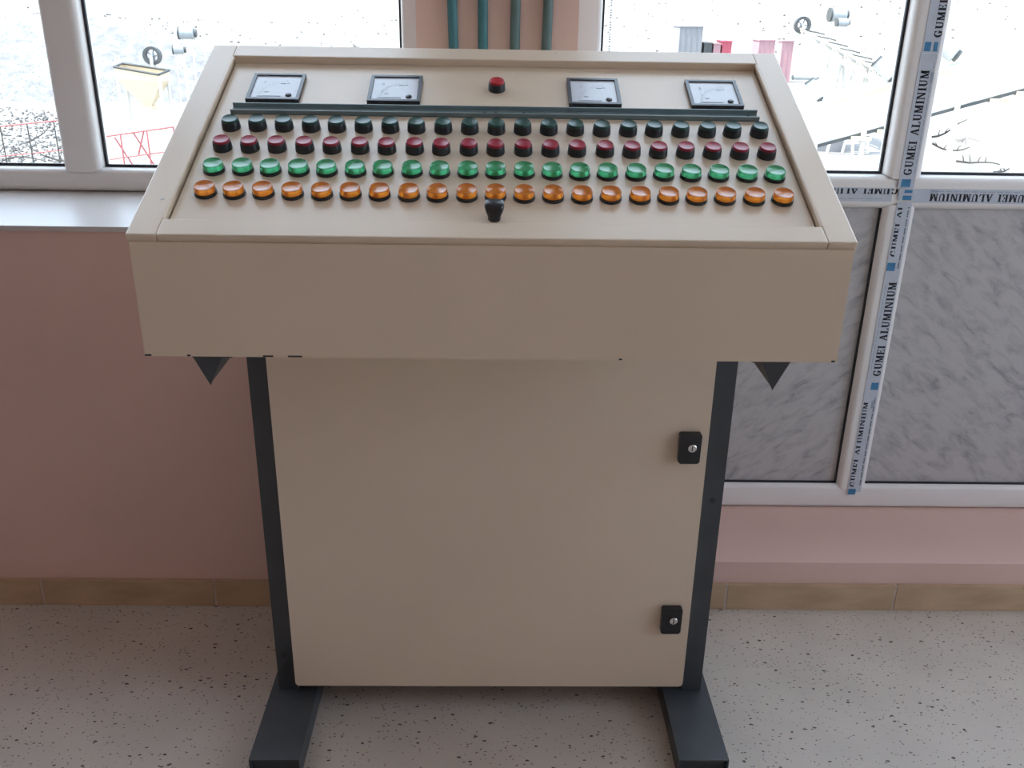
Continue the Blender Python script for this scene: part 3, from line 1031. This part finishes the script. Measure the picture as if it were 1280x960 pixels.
for t in (.30, .36, .62, .68):
    q = pa.lerp(pb, t) - upv * 1.12
    MB().box(q.x - 7 - .25, q.x - 7 + .25, -.2, .1, q.z - B0 - .05, q.z - B0 + .05).build('idler_bracket', 'belt_edge', bc)
motor('geared_motor', (8.46, 24.7, -.52), .55, .13, -.5, 'small grey motor standing on the low end of the belt conveyor', tilt=.9, on=bc, foot=-.95)
motor('geared_motor', (10.25, 24.7, .03), .60, .17, -.5, 'grey motor on the belt conveyor beside the mullion', tilt=.7, on=bc, foot=-.45)
motor('geared_motor', (11.75, 24.7, .62), .75, .23, -.5, 'largest grey motor, high on the belt conveyor', tilt=.55, on=bc, foot=0)
MB_y = MB().box(-.09, .09, -.09, .09, 0, 3.5)
MB_y.box(-.16, .16, -.16, .16, -.1, .06)
o = MB_y.build('steel_column', 'hopper')
o.location = (11.78, 20, hgt(11.78, 20))
tag(o, 'pale yellow steel column at the edge of the spoil heap', 'column')

# lattice conveyor descending to the right
lc = tag(empty('lattice_conveyor', (13, 38, hgt(13, 38))), 'dusty lattice conveyor boom slanting down behind the belt conveyor', 'conveyor')
B1 = hgt(13, 38)
qa, qb = Vector((12.45, 40, .68)), Vector((15.0, 34, -1.15))
def Q(p): return (p.x - 13, p.y - 38, p.z - B1)
off = Vector((.75, .35, 0))
dn = Vector((0, 0, -.42))
for nm, o1, mt in (('chord', Vector(), 'belt_edge'), ('chord', off, 'plant_white'), ('chord', dn, 'plant_white'), ('chord', off + dn, 'plant_white')):
    MB().tube([Q(qa + o1), Q(qb + o1)], .055, 8).build(nm, mt, lc)
nb = 9
for k_ in range(nb):
    p0, p1 = qa.lerp(qb, k_ / nb), qa.lerp(qb, (k_ + 1) / nb)
    MB().tube([Q(p0), Q(p1 + dn)], .035, 6).build('lattice_bar', 'plant_white', lc)
    MB().tube([Q(p0 + dn), Q(p0)], .035, 6).build('lattice_bar', 'plant_white', lc)
    MB().tube([Q(p0), Q(p1 + off)], .035, 6).build('roller', 'plant_dark', lc)
MB().prism([Q(qa + Vector((.08, 0, -.10))), Q(qb + Vector((.08, 0, -.10))), Q(qb + off * .9 + Vector((0, 0, -.10))), Q(qa + off * .9 + Vector((0, 0, -.10)))], (0, 0, .04)).build('belt', 'plant_white', lc)
for t in (.30, .52):
    for s in (0, 1):
        q = qa.lerp(qb, t) + off * s + dn
        for dx_ in (-.55, .55):
            MB().tube([Q(q), Q(Vector((q.x + dx_, q.y, hgt(q.x, q.y) - .1)))], .06, 8).build('leg', 'plant_white', lc)
MB().box(-.15, 1.0, -.6, .4, -.1, 1.9).build('machine_house', 'shed_grey', lc)
wheel('drive_pulley', (12.55, 40, .82), .34, .24, on=lc)
motor('geared_motor', (14.2, 40, .95), .50, .16, .1, 'dark-ended motor beside the lattice conveyor pulley')
motor('pipe_length', (12.0, 37, -1.05), 1.0, .09, .05, 'grey pipe lying across stands beside the lattice conveyor', cat='pipe')

# sheds on the far side of the yard
def shed(name, x0, x1, y, d_, ztop, mt, label, roof='plant_dark', win=True):
    cx = (x0 + x1) / 2
    z0 = hgt(cx, y) - .3
    e = tag(empty(name, (cx, y, z0)), label, 'shed')
    hw = (x1 - x0) / 2
    MB().box(-hw, hw, 0, d_, 0, ztop - z0).build('wall', mt, e)
    MB().box(-hw - .06, hw + .06, -.06, d_ + .06, ztop - z0 - .001, ztop - z0 + .08).build('roof', roof, e)
    if win:
        MB().box(-hw * .5, hw * .5, -.02, .02, ztop - z0 - .62, ztop - z0 - .28).build('window', 'plant_dark', e)
    n = max(2, int((x1 - x0) / .35))
    for k_ in range(n + 1):
        xx = -hw + 2 * hw * k_ / n
        MB().box(xx - .02, xx + .02, -.03, .001, 0, ztop - z0).build('rib', mt, e)
    return e
shed('grey_shed', 12.88, 14.50, 70, 3, .02, 'shed_grey', 'tall plain grey shed on the far side of the yard', 'shed_grey', False)
shed('low_shed', 14.74, 15.26, 70, 2, -1.08, 'plant_dark', 'low dark shed next to the tall grey shed', 'plant_dark', False)
shed('low_shed', 15.42, 15.88, 70, 2, -1.10, 'shed_pink', 'low faded pink shed between the dark and red sheds', 'shed_pink', False)
shed('low_shed', 16.04, 16.68, 70, 2, -.94, 'shed_red', 'small bright red shed at the end of the low row', 'shed_red', False)
shed('site_cabin', 18.70, 19.82, 70, 2, -.82, 'shed_pink', 'wide faded pink site cabin standing alone', 'shed_pink', False)
shed('site_cabin', 17.52, 18.20, 60, 1, -.52, 'shed_pink', 'narrow faded pink site cabin near the lattice conveyor', 'shed_pink', False)
